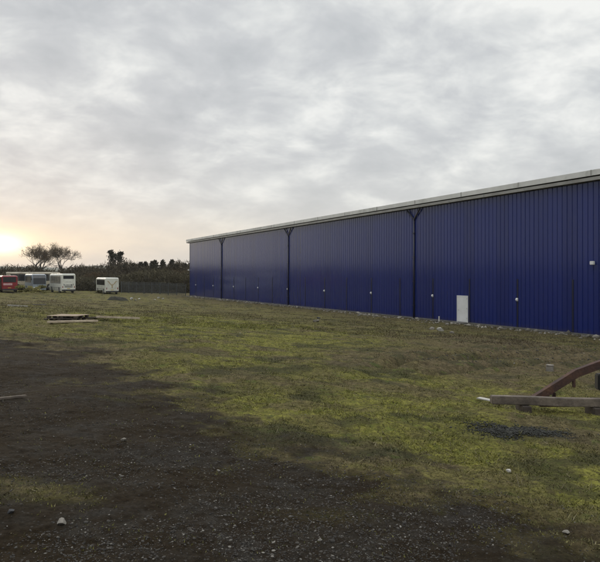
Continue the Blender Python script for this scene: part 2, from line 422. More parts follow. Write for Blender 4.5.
LEN, DEP, EAVE = 124.0, 42.0, 10.1
shed = thing('warehouse', 'long tall blue ribbed steel shed with pale eaves and one white door', 'warehouse', (A.x, A.y, 0), atan2(E.y, E.x))
def ribs(L, z0, z1, off, pitch=.40):
    """trapezoidal sheet along x, facing -y"""
    b = MB(); xs, ys = [], []
    n = int(L / pitch); jit = random.Random(3)
    for i in range(n):
        x = i * pitch; j = jit.uniform(-.006, .006)
        for dx_, y_ in ((.0, 0), (.045, 0), (.068, -.042), (.377, -.042 + j * .3)): xs.append(x + dx_); ys.append(y_ - off)
    xs.append(L); ys.append(-off)
    nz = max(2, int((z1 - z0) / 2.8) + 1); zs = np.linspace(z0, z1, nz)
    vs = [(x, y, z) for z in zs for x, y in zip(xs, ys)]; w = len(xs)
    b.add(vs, [(r * w + i, r * w + i + 1, (r + 1) * w + i + 1, (r + 1) * w + i) for r in range(nz - 1) for i in range(w - 1)])
    return b
ribs(LEN, .12, 4.55, .0).build('wall', M_BLUE, shed)
ribs(LEN, 4.50, EAVE, .007).build('upper_wall', M_BLUE, shed)
# gables, back, roof
for name, x in (('gable_wall', 0.0), ('gable_wall', LEN)):
    g = MB(); o = ribs(DEP, .12, EAVE, 0)
    g2 = MB()
    RX = Matrix.Translation((x, 0, 0)) @ Matrix.Rotation(pi / 2, 4, 'Z')
    if x == 0:
        RX = Matrix.Translation((x, DEP, 0)) @ Matrix.Rotation(-pi / 2, 4, 'Z')
    g2.v = [tuple(RX @ Vector(p)) for p in o.v]; g2.f = o.f; g2.mi = o.mi
    ob = g2.build(name, M_BLUE, shed)
    t2 = MB(); t2.prism([(0, EAVE), (DEP, EAVE), (DEP / 2, EAVE + 2.2)], x - .01, x + .01, 'x'); t2.build('gable_panel', M_BLUE, shed)
bk = ribs(LEN, .12, EAVE, 0); RB = Matrix.Translation((LEN, DEP, 0)) @ Matrix.Rotation(pi, 4, 'Z')
bk.v = [tuple(RB @ Vector(p)) for p in bk.v]; bk.build('rear_wall', M_BLUE, shed)
r_ = MB()
for sgn in (0, 1):
    ya, yb = (-.40, DEP / 2) if sgn == 0 else (DEP + .55, DEP / 2)
    za, zb = EAVE + .32, EAVE + 2.58
    r_.add([(-1.0, ya, za), (LEN + 1, ya, za), (LEN + 1, yb, zb), (-1.0, yb, zb), (-1.0, ya, za + .06), (LEN + 1, ya, za + .06), (LEN + 1, yb, zb + .06), (-1.0, yb, zb + .06)],
           [(0, 1, 2, 3), (7, 6, 5, 4), (0, 4, 5, 1), (1, 5, 6, 2), (3, 2, 6, 7), (0, 3, 7, 4)])
r_.build('roof', M_ROOF, shed)
p_ = MB(); p_.box(-.08, -.10, -.6, LEN + .08, DEP + .1, .14); p_.build('plinth', M_CONC, shed)
f_ = MB(); f_.box(-1.0, -.47, EAVE + .29, LEN + 1, -.41, EAVE + .66); fas = f_.build('fascia', M_CREAM, shed, bevel=.01)
for k in range(21): j_ = MB(); j_.box(2.5 + 6 * k, -.478, EAVE + .285, 2.5 + 6 * k + .12, -.468, EAVE + .665); j_.build('cover_strip', M_GUT, fas)
g_ = MB(); g_.prism([(-.42, EAVE + .21), (-.39, EAVE + .21), (-.37, EAVE + .03), (-.19, EAVE + .03), (-.17, EAVE + .21), (-.14, EAVE + .21), (-.16, EAVE), (-.40, EAVE)], -1.0, LEN + 1, 'x')
gt_ = g_.build('gutter', M_GUT, shed)
for k in range(31): j_ = MB(); j_.prism([(-.425, EAVE + .215), (-.405, EAVE - .005), (-.15, EAVE - .005), (-.15, EAVE - .012), (-.412, EAVE - .012), (-.432, EAVE + .215)], 1.0 + 4 * k, 1.0 + 4 * k + .09, 'x'); j_.build('gutter_union', M_ROOF, gt_)
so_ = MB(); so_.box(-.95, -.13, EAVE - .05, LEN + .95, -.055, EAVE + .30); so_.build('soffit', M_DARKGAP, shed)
c_ = MB(); c_.box(-.07, -.075, .12, .10, .10, EAVE); c_.build('corner_trim', M_NAVY, shed)
c_ = MB(); c_.box(LEN - .1, -.075, .12, LEN + .07, .10, EAVE); c_.build('corner_trim', M_NAVY, shed)
def s_of(u): return (A.y - 24279.0 / (u + 19.0)) / .8862
for k, s in enumerate((s_of(222), s_of(289), s_of(415), s_of(415) + 25.4)):
    pp = MB(); pp.tube([(s, -.135, .10), (s, -.135, 9.12)], .085, 12); o = pp.build('downpipe', M_PIPE, shed, smooth=True)
    hp = MB()
    for sg in (-1, 1):
        hp.tube([(s + sg * .95, -.28, EAVE + .02), (s + sg * .92, -.20, EAVE - .12), (s + sg * .12, -.14, 9.2), (s, -.135, 8.95)], .075, 10)
    hp.build('outlet_branch', M_PIPE, o, smooth=True)
    for z_ in (1.2, 3.4, 5.6, 7.8): kb = MB(); kb.box(s - .13, -.235, z_, s + .13, -.045, z_ + .06); kb.build('pipe_clip', M_NAVY, o)
# joint strips to half height, bulkhead lamps on every second one
s0 = s_of(518)
for k in range(-8, 17):
    s = s0 - 4.77 * k
    if not .5 < s < LEN - .5: continue
    if k == 1: s = s_of(469.9)
    if True:
        st = MB(); st.box(s - .065, -.072, .12, s + .065, -.03, 3.7); st.build('joint_strip', M_NAVY, shed, bevel=.008)
    if k % 2 == 0:
        lm = MB(); lm.box(s - .10, -.14, 2.06, s + .10, -.086, 2.30)
        o = lm.build('wall_lamp', M_WHITE, shed, bevel=.02)
        ln = MB(); ln.tube([(s, -.14, 2.18), (s, -.19, 2.18), (s, -.21, 2.18)], [.10, .09, .05], 14); ln.build('lens', M_LENS, o, smooth=True)
# big floodlight towards the right, and one round the far corner
def flood(x, y, z, sz):
    b_ = MB(); b_.box(x - sz * .5, y - .24, z - sz * .42, x + sz * .5, y - .06, z + sz * .42); b_.box(x - .05, y - .06, z - .05, x + .05, y + .06, z + .05)
    o = b_.build('floodlight', M_WHITE, shed, bevel=.025)
    g = MB(); g.box(x - sz * .4, y - .252, z - sz * .33, x + sz * .4, y - .238, z + sz * .33); g.build('lens', M_LENS, o)
flood(s_of(594.3), -.05, 4.78, .28)
flood(-.22, -.08, 4.95, .32)
# door
sd0, sd1 = s_of(457.7), s_of(468.6)
fr = MB()
fr.box(sd0, -.115, .10, sd0 + .07, -.045, 2.30); fr.box(sd1 - .07, -.115, .10, sd1, -.045, 2.30); fr.box(sd0 + .07, -.115, 2.22, sd1 - .07, -.045, 2.30)
dl = MB(); dl.box(sd0 + .073, -.105, .14, sd1 - .073, -.055, 2.217)
door = dl.build('door', M_WHITE, shed, bevel=.006)
fr.build('door_frame', M_WHITE, door, bevel=.006)
for z_ in (.4, 1.2, 2.0): hg = MB(); hg.box(sd1 - .10, -.125, z_, sd1 - .05, -.105, z_ + .11); hg.build('hinge', M_GUT, door)
hd = MB(); hd.tube([(sd0 + .18, -.105, 1.10), (sd0 + .18, -.16, 1.10), (sd0 + .32, -.16, 1.10)], .014, 8); hd.build('handle', mat('steel_handle', (.35, .35, .35), rough=.35, metal=.8), door)
stp = MB(); stp.box(sd0 - .15, -.9, -.2, sd1 + .15, -.12, .11); stp.build('doorstep', M_CONC, shed, bevel=.02)

# ------------------------------------------------------------------ vehicles
M_GLASS = mat('dark_coach_glass', (0.012, 0.014, 0.016), (0.02, 0.022, 0.024), rough=.12)
M_RED = mat('red_coach_paint', (0.24, 0.012, 0.02), (0.19, 0.010, 0.016), rough=.3, coat=.3)
M_CW = mat('off_white_coach_paint', (0.66, 0.66, 0.58), (0.56, 0.56, 0.49), rough=.35, scale=.9, dirt=(.42, .41, .34))
M_CW2 = mat('white_coach_paint', (0.70, 0.70, 0.62), (0.60, 0.60, 0.53), rough=.35, scale=.7, dirt=(.48, .46, .38))
M_SIL = mat('silver_blue_paint', (0.25, 0.29, 0.33), (0.20, 0.24, 0.28), rough=.3)
M_PALE = mat('curtained_glass_reflection', (0.30, 0.28, 0.22), (0.16, 0.15, 0.12), rough=.2, scale=1.2)  # beige reflection on the curtained panes put into the glass colour
M_BEIGE = mat('faded_beige_paint', (0.40, 0.36, 0.27), (0.30, 0.26, 0.19), rough=.45, scale=.8, dirt=(.20, .16, .11))
M_LAMPR = mat('red_lens', (0.25, 0.012, 0.01), rough=.25)
M_RIM = mat('grey_wheel_rim', (0.32, 0.32, 0.31), rough=.5)
M_BUMP = mat('dark_bumper', (0.03, 0.03, 0.03), rough=.6)
M_TAN = mat('tan_emblem', (0.42, 0.34, 0.21), (0.36, 0.28, 0.17), rough=.5)
M_MARK = mat('dark_marking', (0.04, 0.045, 0.05), rough=.5)
M_PLATE = mat('yellow_plate', (0.5, 0.38, 0.05), rough=.5)
def coach(name, label, loc, rz, body, glass, L=11.5, H=3.45, Wd=2.5, group='coaches parked along the field edge', roof=None, emblem=None, side_dark=True, lettering=False, rear_win=True):
    """origin at the middle of the tail, on the ground; nose along +Y"""
    t_ = thing(name, label, 'coach', loc, rz, group)
    def sec(y, hw, z0, z1, r):
        pts = []
        for cx, cz, a0 in ((hw - r, z1 - r, 0), (-hw + r, z1 - r, 90)):
            for k in range(5):
                a = R(a0 + 22.5 * k); pts.append((cx + r * cos(a), y, cz + r * sin(a)))
        pts += [(-hw, y, z0 + .5), (-hw + .05, y, z0), (hw - .05, y, z0), (hw, y, z0 + .5)]
        return pts
    b_ = MB(); hw = Wd / 2
    b_.loft([sec(0, hw - .10, .42, H - .16, .22), sec(.06, hw - .03, .36, H - .06, .26), sec(.3, hw, .34, H, .28), sec(L - 1.2, hw, .34, H, .28), sec(L - .55, hw, .34, H - .08, .28),
             sec(L - .12, hw - .06, .34, H - .75, .28), sec(L, hw - .12, .40, 1.5, .2)])
    bo = b_.build('body', body, t_)
    if roof:
        r_ = MB(); r_.box(-hw + .4, .5, H - .02, hw - .4, L - 1.5, H + .10); r_.build('roof_pod', roof, t_, bevel=.04)
    # side glass: one pane per bay
    for sg in (-1, 1):
        x0 = sg * (hw + .004)
        n = 6; y0, y1 = .75, L - 1.35; w = (y1 - y0) / n
        for k in range(n):
            g = MB(); g.box(min(x0, x0 - sg * .02), y0 + k * w + .02, 1.72, max(x0, x0 - sg * .02), y0 + (k + 1) * w - .02, H - .42); g.build('side_window', glass, t_)
        st = MB(); st.box(min(x0, x0 - sg * .02), .5, .95, max(x0, x0 - sg * .02), L - .9, 1.0); st.build('trim_strip', M_MARK, t_)
        for k in range(3): lk = MB(); lk.box(min(x0, x0 - sg * .02), 2.9 + k * 1.5, .48, max(x0, x0 - sg * .02), 2.91 + k * 1.5 + .02, .93); lk.build('locker_seam', M_MARK, t_)
        for yw in (2.1, L - 2.6):
            ar = MB(); ar.tube([(sg * (hw + .006), yw, .52), (sg * (hw - .02), yw, .52)], .60, 20); wh0 = ar.build('wheel_arch', M_BLACK, t_)
            ty = MB(); ty.tube([(sg * (hw + .012), yw, .50), (sg * (hw - .28), yw, .50)], .50, 24); wo = ty.build('wheel', M_BLACK, t_, bevel=.03)
            rm = MB(); rm.tube([(sg * (hw + .03), yw, .50), (sg * (hw - .01), yw, .50)], [.20, .30], 20); rm.build('rim', M_RIM, wo)
        mi = MB(); mi.tube([(sg * (hw - .2), L - .3, H - .45), (sg * (hw + .15), L + .12, H - .5), (sg * (hw + .18), L + .15, H - .8)], .025, 8); mi.box(sg * (hw + .18) - .10, L + .1, H - 1.2, sg * (hw + .18) + .10, L + .2, H - .8)
        mi.build('mirror', M_BUMP, t_)
    ws = MB(); hh = hw - .16; pr = [(L + .005, 1.45), (L - .10, H - .76), (L - .46, H - .20)]
    ws.add([(x, y + o_, z) for o_ in (.02, -.02) for y, z in pr for x in (-hh, hh)],
           [(0, 1, 3, 2), (2, 3, 5, 4), (6, 8, 9, 7), (8, 10, 11, 9), (0, 6, 7, 1), (4, 5, 11, 10), (0, 2, 8, 6), (2, 4, 10, 8), (1, 7, 9, 3), (3, 9, 11, 5)]); ws.build('windscreen', M_GLASS, t_)
    for sg in (-1, 1):
        hl = MB(); hl.box(sg * .85 - .18, L - .03, .72, sg * .85 + .18, L + .02, .92); hl.build('headlight', M_LENS, t_, bevel=.02)
        tl = MB(); tl.box(sg * (hw - .24) - .08, -.02, .92, sg * (hw - .24) + .08, .03, 1.30); tl.build('tail_light', M_LAMPR, t_, bevel=.02)
    for (yb, nm) in ((-.05, 'bumper'), (L - .12, 'bumper')):
        bp = MB(); bp.box(-hw + .08, yb, .36, hw - .08, yb + .17, .66); bp.build(nm, body if yb > 0 else M_BUMP, t_, bevel=.03)
    if rear_win:
        rw = MB(); rw.box(-hw + .32, -.014, H - .95, hw - .32, .03, H - .36); rw.build('rear_window', glass if glass is M_GLASS else M_GLASS, t_, bevel=.01)
    pl = MB(); pl.box(-.26, -.016, .78, .26, .02, .89); pl.build('number_plate', M_PLATE, t_)
    gr = MB()
    for k in range(5): gr.box(-.7, -.012, 1.02 + .07 * k, .7, .02, 1.05 + .07 * k)
    gr.build('engine_grille', M_MARK if lettering else body, t_)
    if emblem:
        for sg in (-1, 1):
            e = MB(); e.prism([(sg * .06, 1.75), (sg * .62, 2.50), (sg * .98, 2.58), (sg * .70, 2.28), (sg * .20, 1.70)], -.012, .03); e.build('emblem_wing', emblem, t_)
        e = MB(); e.prism([(-.10, 1.15), (.10, 1.15), (.14, 1.78), (.0, 2.05), (-.14, 1.78)], -.015, .03); e.build('emblem_stem', emblem, t_)
    if lettering:
        for x, w, h in ((-.86, .10, .26), (-.70, .14, .12), (-.40, .12, .14), (-.22, .10, .14), (-.06, .10, .14), (.14, .10, .14), (.36, .26, .16), (.76, .10, .28)): e = MB(); e.box(x, -.016, 1.42, x + w, .02, 1.42 + h); e.build('lettering', M_MARK, t_)
        e = MB()
        for x, w in ((-.52, .5), (.05, .42)): e.box(x, -.016, 2.02, x + w, .02, 2.09)
        e.build('faint_lettering', mat('grey_lettering', (.36, .36, .34), rough=.5), t_)
    return t_
def at_(u, Y): return (u - 300) / F * Y, Y
def head(u, off): return -(math.atan((u - 300) / F)) + off      # rotation about z so the nose points away
p = on(68.6, 293.3)
coach('coach', 'white coach seen from its tail, dark rear window at the top and dark lettering', p, head(68.6, R(12)), M_CW2, M_PALE, lettering=True, H=3.55)
p = on(112.2, 294.0)
coach('coach', 'white coach with a tan winged emblem on its plain tail and no rear window', p, head(112.2, R(10)), M_CW, M_GLASS, emblem=M_TAN, rear_win=False, H=3.15)
p = on(9.6, 292.6)
tr = coach('coach', 'red coach with dark windows and a pale lettered strip low on its tail', p, head(9.6, R(3)), M_RED, M_GLASS, H=2.95, L=9.0, Wd=2.55)
e = MB(); e.box(-.98, -.02, 1.28, .42, .02, 1.62); e.build('pale_lettering', mat('pale_lettering', (.62, .42, .42), (.42, .20, .20), rough=.5, scale=9), tr)
e = MB(); e.box(-1.02, -.022, 1.78, 1.02, .03, 2.70); e.build('tail_glass', M_GLASS, tr, bevel=.02)
p = on(-9.5, 292.4)
coach('coach', 'dull red coach cut by the left edge, beside the red coach', p, head(-9.5, R(4)), mat('faded_red_paint', (.30, .09, .09), (.25, .07, .07), rough=.4), M_GLASS, H=3.1, L=9.0)
def coach_by_nose(u, Y, off, L, *a, **k):
    """place by the nose: the coach points at the camera, turned by off"""
    x = (u - 300) / F * Y; th = math.atan2(x, Y) - off; tx, ty = x + L * sin(th), Y + L * cos(th)
    return coach(*a[:2], (tx, ty, G(x, Y) + .02), pi - th, *a[2:], L=L, **k)
coach_by_nose(39.5, 114, R(9), 9.5, 'coach', 'silver blue coach facing the yard with a big dark raked windscreen', M_SIL, M_GLASS, H=3.35)
px, py = at_(6, 128)
coach('coach', 'long pale coach parked side on behind the red and silver coaches', (px, py, G(px, py) + .1), R(-62), M_BEIGE, M_GLASS, L=11, H=3.6)

# ------------------------------------------------------------------ trees, woods, hedges
def twig_cloud(pts, up, ln, wd, tint, spread=.7):
    """thin triangles (twigs) at pts; returns verts, faces, tints"""
    n = len(pts)
    dirv = RNG.normal(0, spread, (n, 3)); dirv[:, 2] = np.abs(dirv[:, 2]) + up
    dirv /= np.linalg.norm(dirv, axis=1)[:, None]
    sv = np.cross(dirv, RNG.normal(0, 1, (n, 3))); sv /= np.linalg.norm(sv, axis=1)[:, None]
    L_ = (ln * RNG.uniform(.5, 1.3, n))[:, None]; w_ = (wd * RNG.uniform(.5, 1.4, n))[:, None]
    co = np.stack([pts - sv * w_, pts + sv * w_, pts + dirv * L_], 1).reshape(-1, 3)
    return co, np.arange(3 * n).reshape(n, 3), np.repeat(tint, 3, axis=0)
M_TWIG = attr_mat('bare_twigs', .9, .1)
M_LEAF = attr_mat('evergreen_leaf', .75, .2)
M_BARK = mat('grey_brown_bark', (0.045, 0.036, 0.026), (0.028, 0.023, 0.018), rough=.95, scale=3, bump=.5)
def tints(n, a, b, k=.25):
    f = RNG.uniform(0, 1, (n, 1)); return (np.array(a) * (1 - f) + np.array(b) * f) * RNG.uniform(1 - k, 1 + k, (n, 1))
def bare_tree(loc, H, Wc, label, seed, depth=6, Rc=3.6):
    rs = random.Random(seed); t_ = thing('bare_tree', label, 'tree', loc)
    tk, br = MB(), MB()
    tips = []
    def grow(p, dv, ln, r, lev):
        n = 3; pts, rd = [p], [r]; q_ = p.copy(); dd = dv.copy()
        for k in range(n):
            dd = (dd + Vector((rs.gauss(0, .13), rs.gauss(0, .13), rs.gauss(.03, .07)))).normalized(); q_ = q_ + dd * ln / n
            pts.append(q_.copy()); rd.append(r * (1 - .4 * (k + 1) / n))
        (tk if lev == 0 else br).tube(pts, [max(v, .022) for v in rd], 7 if lev < 2 else 4, cap=False)
        e_ = (q_.x / Rc) ** 2 + (q_.y / Rc) ** 2 + ((q_.z - H * .55) / (H * .43)) ** 2
        if lev >= 2 and e_ > .8: tips.append(q_)
        if lev >= depth or (lev >= 2 and e_ > 1.0): tips.append(q_); return
        kids = rs.choice((2, 3, 3)) if lev else 6
        for k in range(kids):
            a = rs.uniform(0, 2 * pi); tilt = rs.uniform(.35, .95) if lev else rs.uniform(.35, .85)
            ax = dd.orthogonal().normalized(); ax.rotate(Matrix.Rotation(a + k * 2.1, 3, dd))
            nd = (dd * cos(tilt) + ax * sin(tilt)); nd.z = nd.z * .8 + (.12 if lev else .25); nd.x *= Wc
            grow(pts[-1] if k < 2 or lev == 0 else pts[2], nd.normalized(), ln * rs.uniform(.66, .90), rd[-1] * rs.uniform(.62, .82), lev + 1)
    grow(Vector((0, 0, -.2)), Vector((.03, 0, 1)), H * .17, H * .032, 0)
    tk.build('trunk', M_BARK, t_); br.build('branches', M_BARK, t_)
    P = np.array([list(v) for v in tips]); P = np.repeat(P, 5, axis=0) + RNG.normal(0, .2, (len(P) * 5, 3))
    co, f, c = twig_cloud(P, .35, .7, .022, tints(len(P), (.07, .047, .024), (.11, .072, .034)))
    o = mesh_np('twigs', co, f, [M_TWIG], {'tint': c}); o.parent = t_
    return t_
def at(u, Y, z=0): return Vector(((u - 300) / F * Y, Y, z))
for u, Y, H_, Wc_, sd_, rc_, lab in ((35, 250, 15.2, 1.0, 4, 4.1, 'bigger bare spreading tree against the sunset, nearest the left edge'), (65, 255, 14.2, 1.0, 12, 3.1, 'smaller bare tree right of the big one, above the white coach')):
    o = bare_tree(at(u, Y), H_, Wc_, lab, sd_, 6, rc_); o.scale = (Y / 135,) * 3
young = bare_tree(at(94, 150), 8.4, .9, 'young bare tree rising out of the scrub on the far side', 8, 5); young['group'] = 'young bare trees in the scrub'
for k, (u, Y, sc_) in enumerate(((104, 158, .95), (128, 152, .9), (146, 155, .86), (166, 150, .92), (187, 155, 1.12), (82, 160, 1.0), (12, 152, .95))):
    o = copy_tree(young); o.location = at(u, Y); o.rotation_euler.z = 1.3 + k * 1.9; o.scale = (sc_, sc_, sc_)
def leafy(name, label, loc, H, Wd, n, ca, cb_, cat='tree', trunk=True, lobes=9, size=.28, group=None, seed=0, base=.25, top=None):
    rs = np.random.default_rng(seed + 100); t_ = thing(name, label, cat, loc, 0, group)
    if trunk:
        tk = MB(); tk.tube([(0, 0, -.2), (.1, 0, H * .3), (-.05, .05, H * .7), (.0, 0, H * .95)], [H * .03, H * .024, H * .014, .03], 8); tk.build('trunk', M_BARK, t_)
    cs = []
    for k in range(lobes):
        zz = rs.uniform(base, .88); ww = Wd * .5 * (1 - .55 * abs(zz - .5))
        a = rs.uniform(0, 2 * pi); cs.append((ww * .62 * cos(a), ww * .62 * sin(a), zz * H, Wd * rs.uniform(.16, .30), H * rs.uniform(.10, .18)))
    if top: cs += top
    P, C = [], []
    for cx, cy, cz, rx, rz in cs:
        m_ = n // len(cs); v = rs.normal(0, 1, (m_, 3)); v /= np.linalg.norm(v, axis=1)[:, None]; v *= (rs.uniform(.25, 1, (m_, 1)) ** .5) * (1 + .25 * rs.normal(0, 1, (m_, 1)))
        P.append(v * np.array([rx, rx, rz]) + np.array([cx, cy, cz])); f = rs.uniform(0, 1); C.append(tints(m_, np.array(ca) * (.7 + .6 * f), np.array(cb_) * (.7 + .6 * f), .3))
    P = np.concatenate(P); C = np.concatenate(C); P[:, 2] = np.maximum(P[:, 2], .02)
    co, f, c = twig_cloud(P, .1, size, size * .38, C, 1.0)
    o = mesh_np('foliage', co, f, [M_LEAF], {'tint': c}); o.parent = t_
    return t_
leafy('evergreen_tree', 'dark ivy clad tree with a ragged forked top behind the winged coach', at(115.5, 178), 11.3, 4.6, 9000, (.024, .024, .013), (.042, .040, .021), lobes=16, size=.42, seed=3,
      top=[(-1.4, 0, 10.6, .8, .6), (1.5, 0, 10.2, .7, .5), (0, 0, 9.2, 2.0, 1.0), (-.8, 0, 9.7, .9, .6)], base=.1)
# conifer tops that stand out of the wood's skyline
proto = None
for k, u in enumerate((125, 131, 134, 141, 145.5, 152, 155, 163, 172, 176, 185)):
    Y = 166 + (k * 37 % 11)
    if proto is None:
        proto = o = leafy('conifer', 'dark conifer in the row along the wood top left of the blue shed', at(u, Y), 8.3, 3.6, 2600, (.034, .032, .019), (.058, .052, .03), lobes=10, size=.5, seed=5,
                          group='conifers on the wood skyline', base=.1, top=[(0, 0, 7.9, .55, .8), (0, 0, 7.0, .9, .8)])
    else: o = copy_tree(proto); o.location = at(u, Y)
    o.rotation_euler.z = k * 1.3; sc_ = .80 + .17 * ((k * 53 % 17) / 17); o.scale = (1, 1, sc_)

def wood(name, path, depth, hts, n, ca, cb_, seed, ln=1.5, wd=.075, label=None, cat='woodland'):
    """a mass of scrub along a path: stuff"""
    rs = np.random.default_rng(seed); pts = np.array(path, float)
    seg = np.linalg.norm(np.diff(pts, axis=0), axis=1); cum = np.concatenate([[0], np.cumsum(seg)])
    sN = rs.uniform(0, cum[-1], n); X = np.interp(sN, cum, pts[:, 0]); Y = np.interp(sN, cum, pts[:, 1]); Hh = np.interp(sN, cum, hts)
    dv = np.stack([X, Y], 1); dv /= np.linalg.norm(dv, axis=1)[:, None]; dp = rs.uniform(0, depth, n)
    X = X + dv[:, 0] * dp; Y = Y + dv[:, 1] * dp
    top = Hh * (.50 + .80 * fbm(X * .2, Y * .2, seed, 5)) * (.75 + .25 * sstep(0, depth * .5, dp))
    Z = top * rs.uniform(0, 1, n) ** .8 - .3
    hue = fbm(X * .12 + 9, Y * .12 + Z * .2, seed + 5, 3)[:, None]
    C = (np.array(ca) * (1 - hue) + np.array(cb_) * hue) * rs.uniform(.6, 1.4, (n, 1))
    co, f, c = twig_cloud(np.stack([X, Y, Z], 1), .25, ln, wd, C, 1.0)
    o = mesh_np(name, co, f, [M_TWIG], {'tint': c}); tag(o, label, cat, None, 'stuff')
    return o
def arc(r, a0, a1, n=14): return [(r * sin(R(a)), r * cos(R(a))) for a in np.linspace(a0, a1, n)]
wood('woodland', arc(165, -30, 6, 37), 22, [6.3] * 12 + [6.5, 7.4] + [7.9] * 23, 60000, (.048, .039, .024), (.085, .069, .042), 21, 1.3, .11, label='brown leafless wood closing off the far side of the yard')
wood('scrub', arc(144, -29, -18, 7) + arc(137, -17, -9.5, 6), 8, [3.4, 3.5, 3.6, 3.9, 4.2, 3.6, 3.8, 4.4, 4.6, 5, 5, 4.6, 4.8], 40000, (.052, .046, .028), (.105, .09, .052), 33, 1.1, .07, label='tangled brown scrub behind the coaches and the fence')
wood('woodland_left', arc(150, -120, -30, 20), 26, [6.5] * 20, 32000, (.030, .025, .016), (.05, .042, .025), 45, 2.4, .2, label='leafless wood along the left side of the yard').name = 'woodland'

# low shrubs in front of the parked coaches
M_SH = None
for k, (u, v, h, w, ca, cb_, lab) in enumerate((
    (23, 293.6, 1.55, 2.3, (.13, .13, .04), (.22, .20, .06), 'yellow green shrub right beside the red coach'),
    (33, 293.8, 1.4, 2.6, (.16, .15, .05), (.27, .24, .09), 'low yellowish shrub between the red coach and the white coach'),
    (40.5, 293.6, 1.5, 2.0, (.13, .13, .045), (.23, .21, .08), 'pale green shrub just left of the lettered white coach'),
    (101, 293.3, .7, 1.6, (.05, .045, .02), (.09, .08, .04), 'small brown shrub at the side of the winged coach'))):
    leafy('shrub', lab, on(u, v), h, w, 1500, ca, cb_, 'shrub', False, 7, .16, 'shrubs in front of the parked coaches', 40 + k, .2)

# fence between yard and wood
M_FEN = mat('grey_galvanised_fence', (0.085, 0.09, 0.088), (0.055, 0.06, 0.06), rough=.6)
fa, fb = on(121, 292.6), Vector((A.x - 1.2, A.y + 1.5, 0))
fl = (fb - fa); fL = Vector((fl.x, fl.y, 0)).length
fence = thing('palisade_fence', 'grey palisade fence from behind the winged coach to the blue shed corner', 'fence', (fa.x, fa.y, 0), atan2(fl.y, fl.x))
npost = int(fL / 2.75) + 1
for k in range(npost + 1):
    x = fL * k / npost; w_ = Matrix.Rotation(0, 4, 'Z'); g0 = G(fa.x + fl.x * k / npost, fa.y + fl.y * k / npost)
    pm = MB(); pm.box(x - .06, .02, g0 - .3, x + .06, .14, g0 + 2.35); pm.build('post', M_FEN, fence)
rl, pa = MB(), MB()
for z_ in (.45, 1.9):
    for k in range(npost):
        xa, xb = fL * k / npost, fL * (k + 1) / npost
        ga = G(fa.x + fl.x * k / npost, fa.y + fl.y * k / npost); gb = G(fa.x + fl.x * (k + 1) / npost, fa.y + fl.y * (k + 1) / npost)
        rl.add([(xa, -.02, ga + z_), (xb, -.02, gb + z_), (xb, .015, gb + z_), (xa, .015, ga + z_), (xa, -.02, ga + z_ + .06), (xb, -.02, gb + z_ + .06), (xb, .015, gb + z_ + .06), (xa, .015, ga + z_ + .06)],
               [(3, 2, 1, 0), (4, 5, 6, 7), (0, 1, 5, 4), (1, 2, 6, 5), (2, 3, 7, 6), (3, 0, 4, 7)])
rl.build('rail', M_FEN, fence)
for k in range(int(fL / .24)):
    x = k * .24; fr_ = x / fL; g0 = G(fa.x + fl.x * fr_, fa.y + fl.y * fr_)
    pa.prism([(x, g0 + .08), (x + .07, g0 + .08), (x + .07, g0 + 2.3), (x + .035, g0 + 2.4), (x, g0 + 2.3)], -.045, -.022)
pa.build('pales', M_FEN, fence)

# distant hills
def hills(az0, az1, r, hfun, name, m_):
    n = 160; vs, fs = [], []
    for k in range(n + 1):
        a = R(az0 + (az1 - az0) * k / n)
        for j, (rr, f) in enumerate(((r, 0), (r * 1.08, .7), (r * 1.18, 1), (r * 1.35, .6))): vs.append((rr * sin(a), rr * cos(a), -2 + f * hfun(az0 + (az1 - az0) * k / n)))
    for k in range(n):
        for j in range(3): fs.append((k * 4 + j, k * 4 + j + 1, (k + 1) * 4 + j + 1, (k + 1) * 4 + j))
    b_ = MB(); b_.add(vs, fs); o = b_.build(name, m_, smooth=True); tag(o, kind='structure'); return o
M_HILL = mat('far_hillside', (.10, .105, .07), (.07, .07, .05), rough=.95, scale=.006)
hills(-75, 40, 1500, lambda a: 3 + 58 * float(fbm(np.array([a * .13 + 4]), np.array([.5]), 3, 4)[0]) * (1 - .35 * float(sstep(-10, 20, a))), 'hills', M_HILL)

# ------------------------------------------------------------------ things lying about the yard
M_WOODP = mat('weathered_pallet_wood', (0.34, 0.265, 0.19), (0.22, 0.165, 0.115), rough=.85, scale=4, bump=.5)
M_WOODG = mat('grey_weathered_timber', (0.17, 0.138, 0.108), (0.085, 0.068, 0.054), rough=.9, scale=5, bump=.6, dirt=(.07, .056, .044))
M_WOODL = mat('bleached_plank_wood', (0.50, 0.42, 0.31), (0.36, 0.29, 0.21), rough=.85, scale=4, bump=.5)
M_WOODD = mat('dark_wet_timber', (0.075, 0.06, 0.045), (0.04, 0.03, 0.024), rough=.9, scale=5, bump=.5)
M_RUST = mat('rusty_steel', (0.060, 0.028, 0.020), (0.032, 0.018, 0.015), rough=.85, scale=6, bump=.6, dirt=(.085, .04, .022))
M_STONE = mat('pale_rubble', (0.22, 0.20, 0.17), (0.14, 0.128, 0.105), rough=.95, scale=5, bump=.7, dirt=(.14, .12, .09))
M_WSTONE = mat('whitish_rubble', (0.44, 0.42, 0.38), (0.30, 0.285, 0.25), rough=.9, scale=4, bump=.6)
M_DSTONE = mat('dark_stone', (0.045, 0.045, 0.048), (0.025, 0.025, 0.026), rough=.9, scale=6, bump=.6)

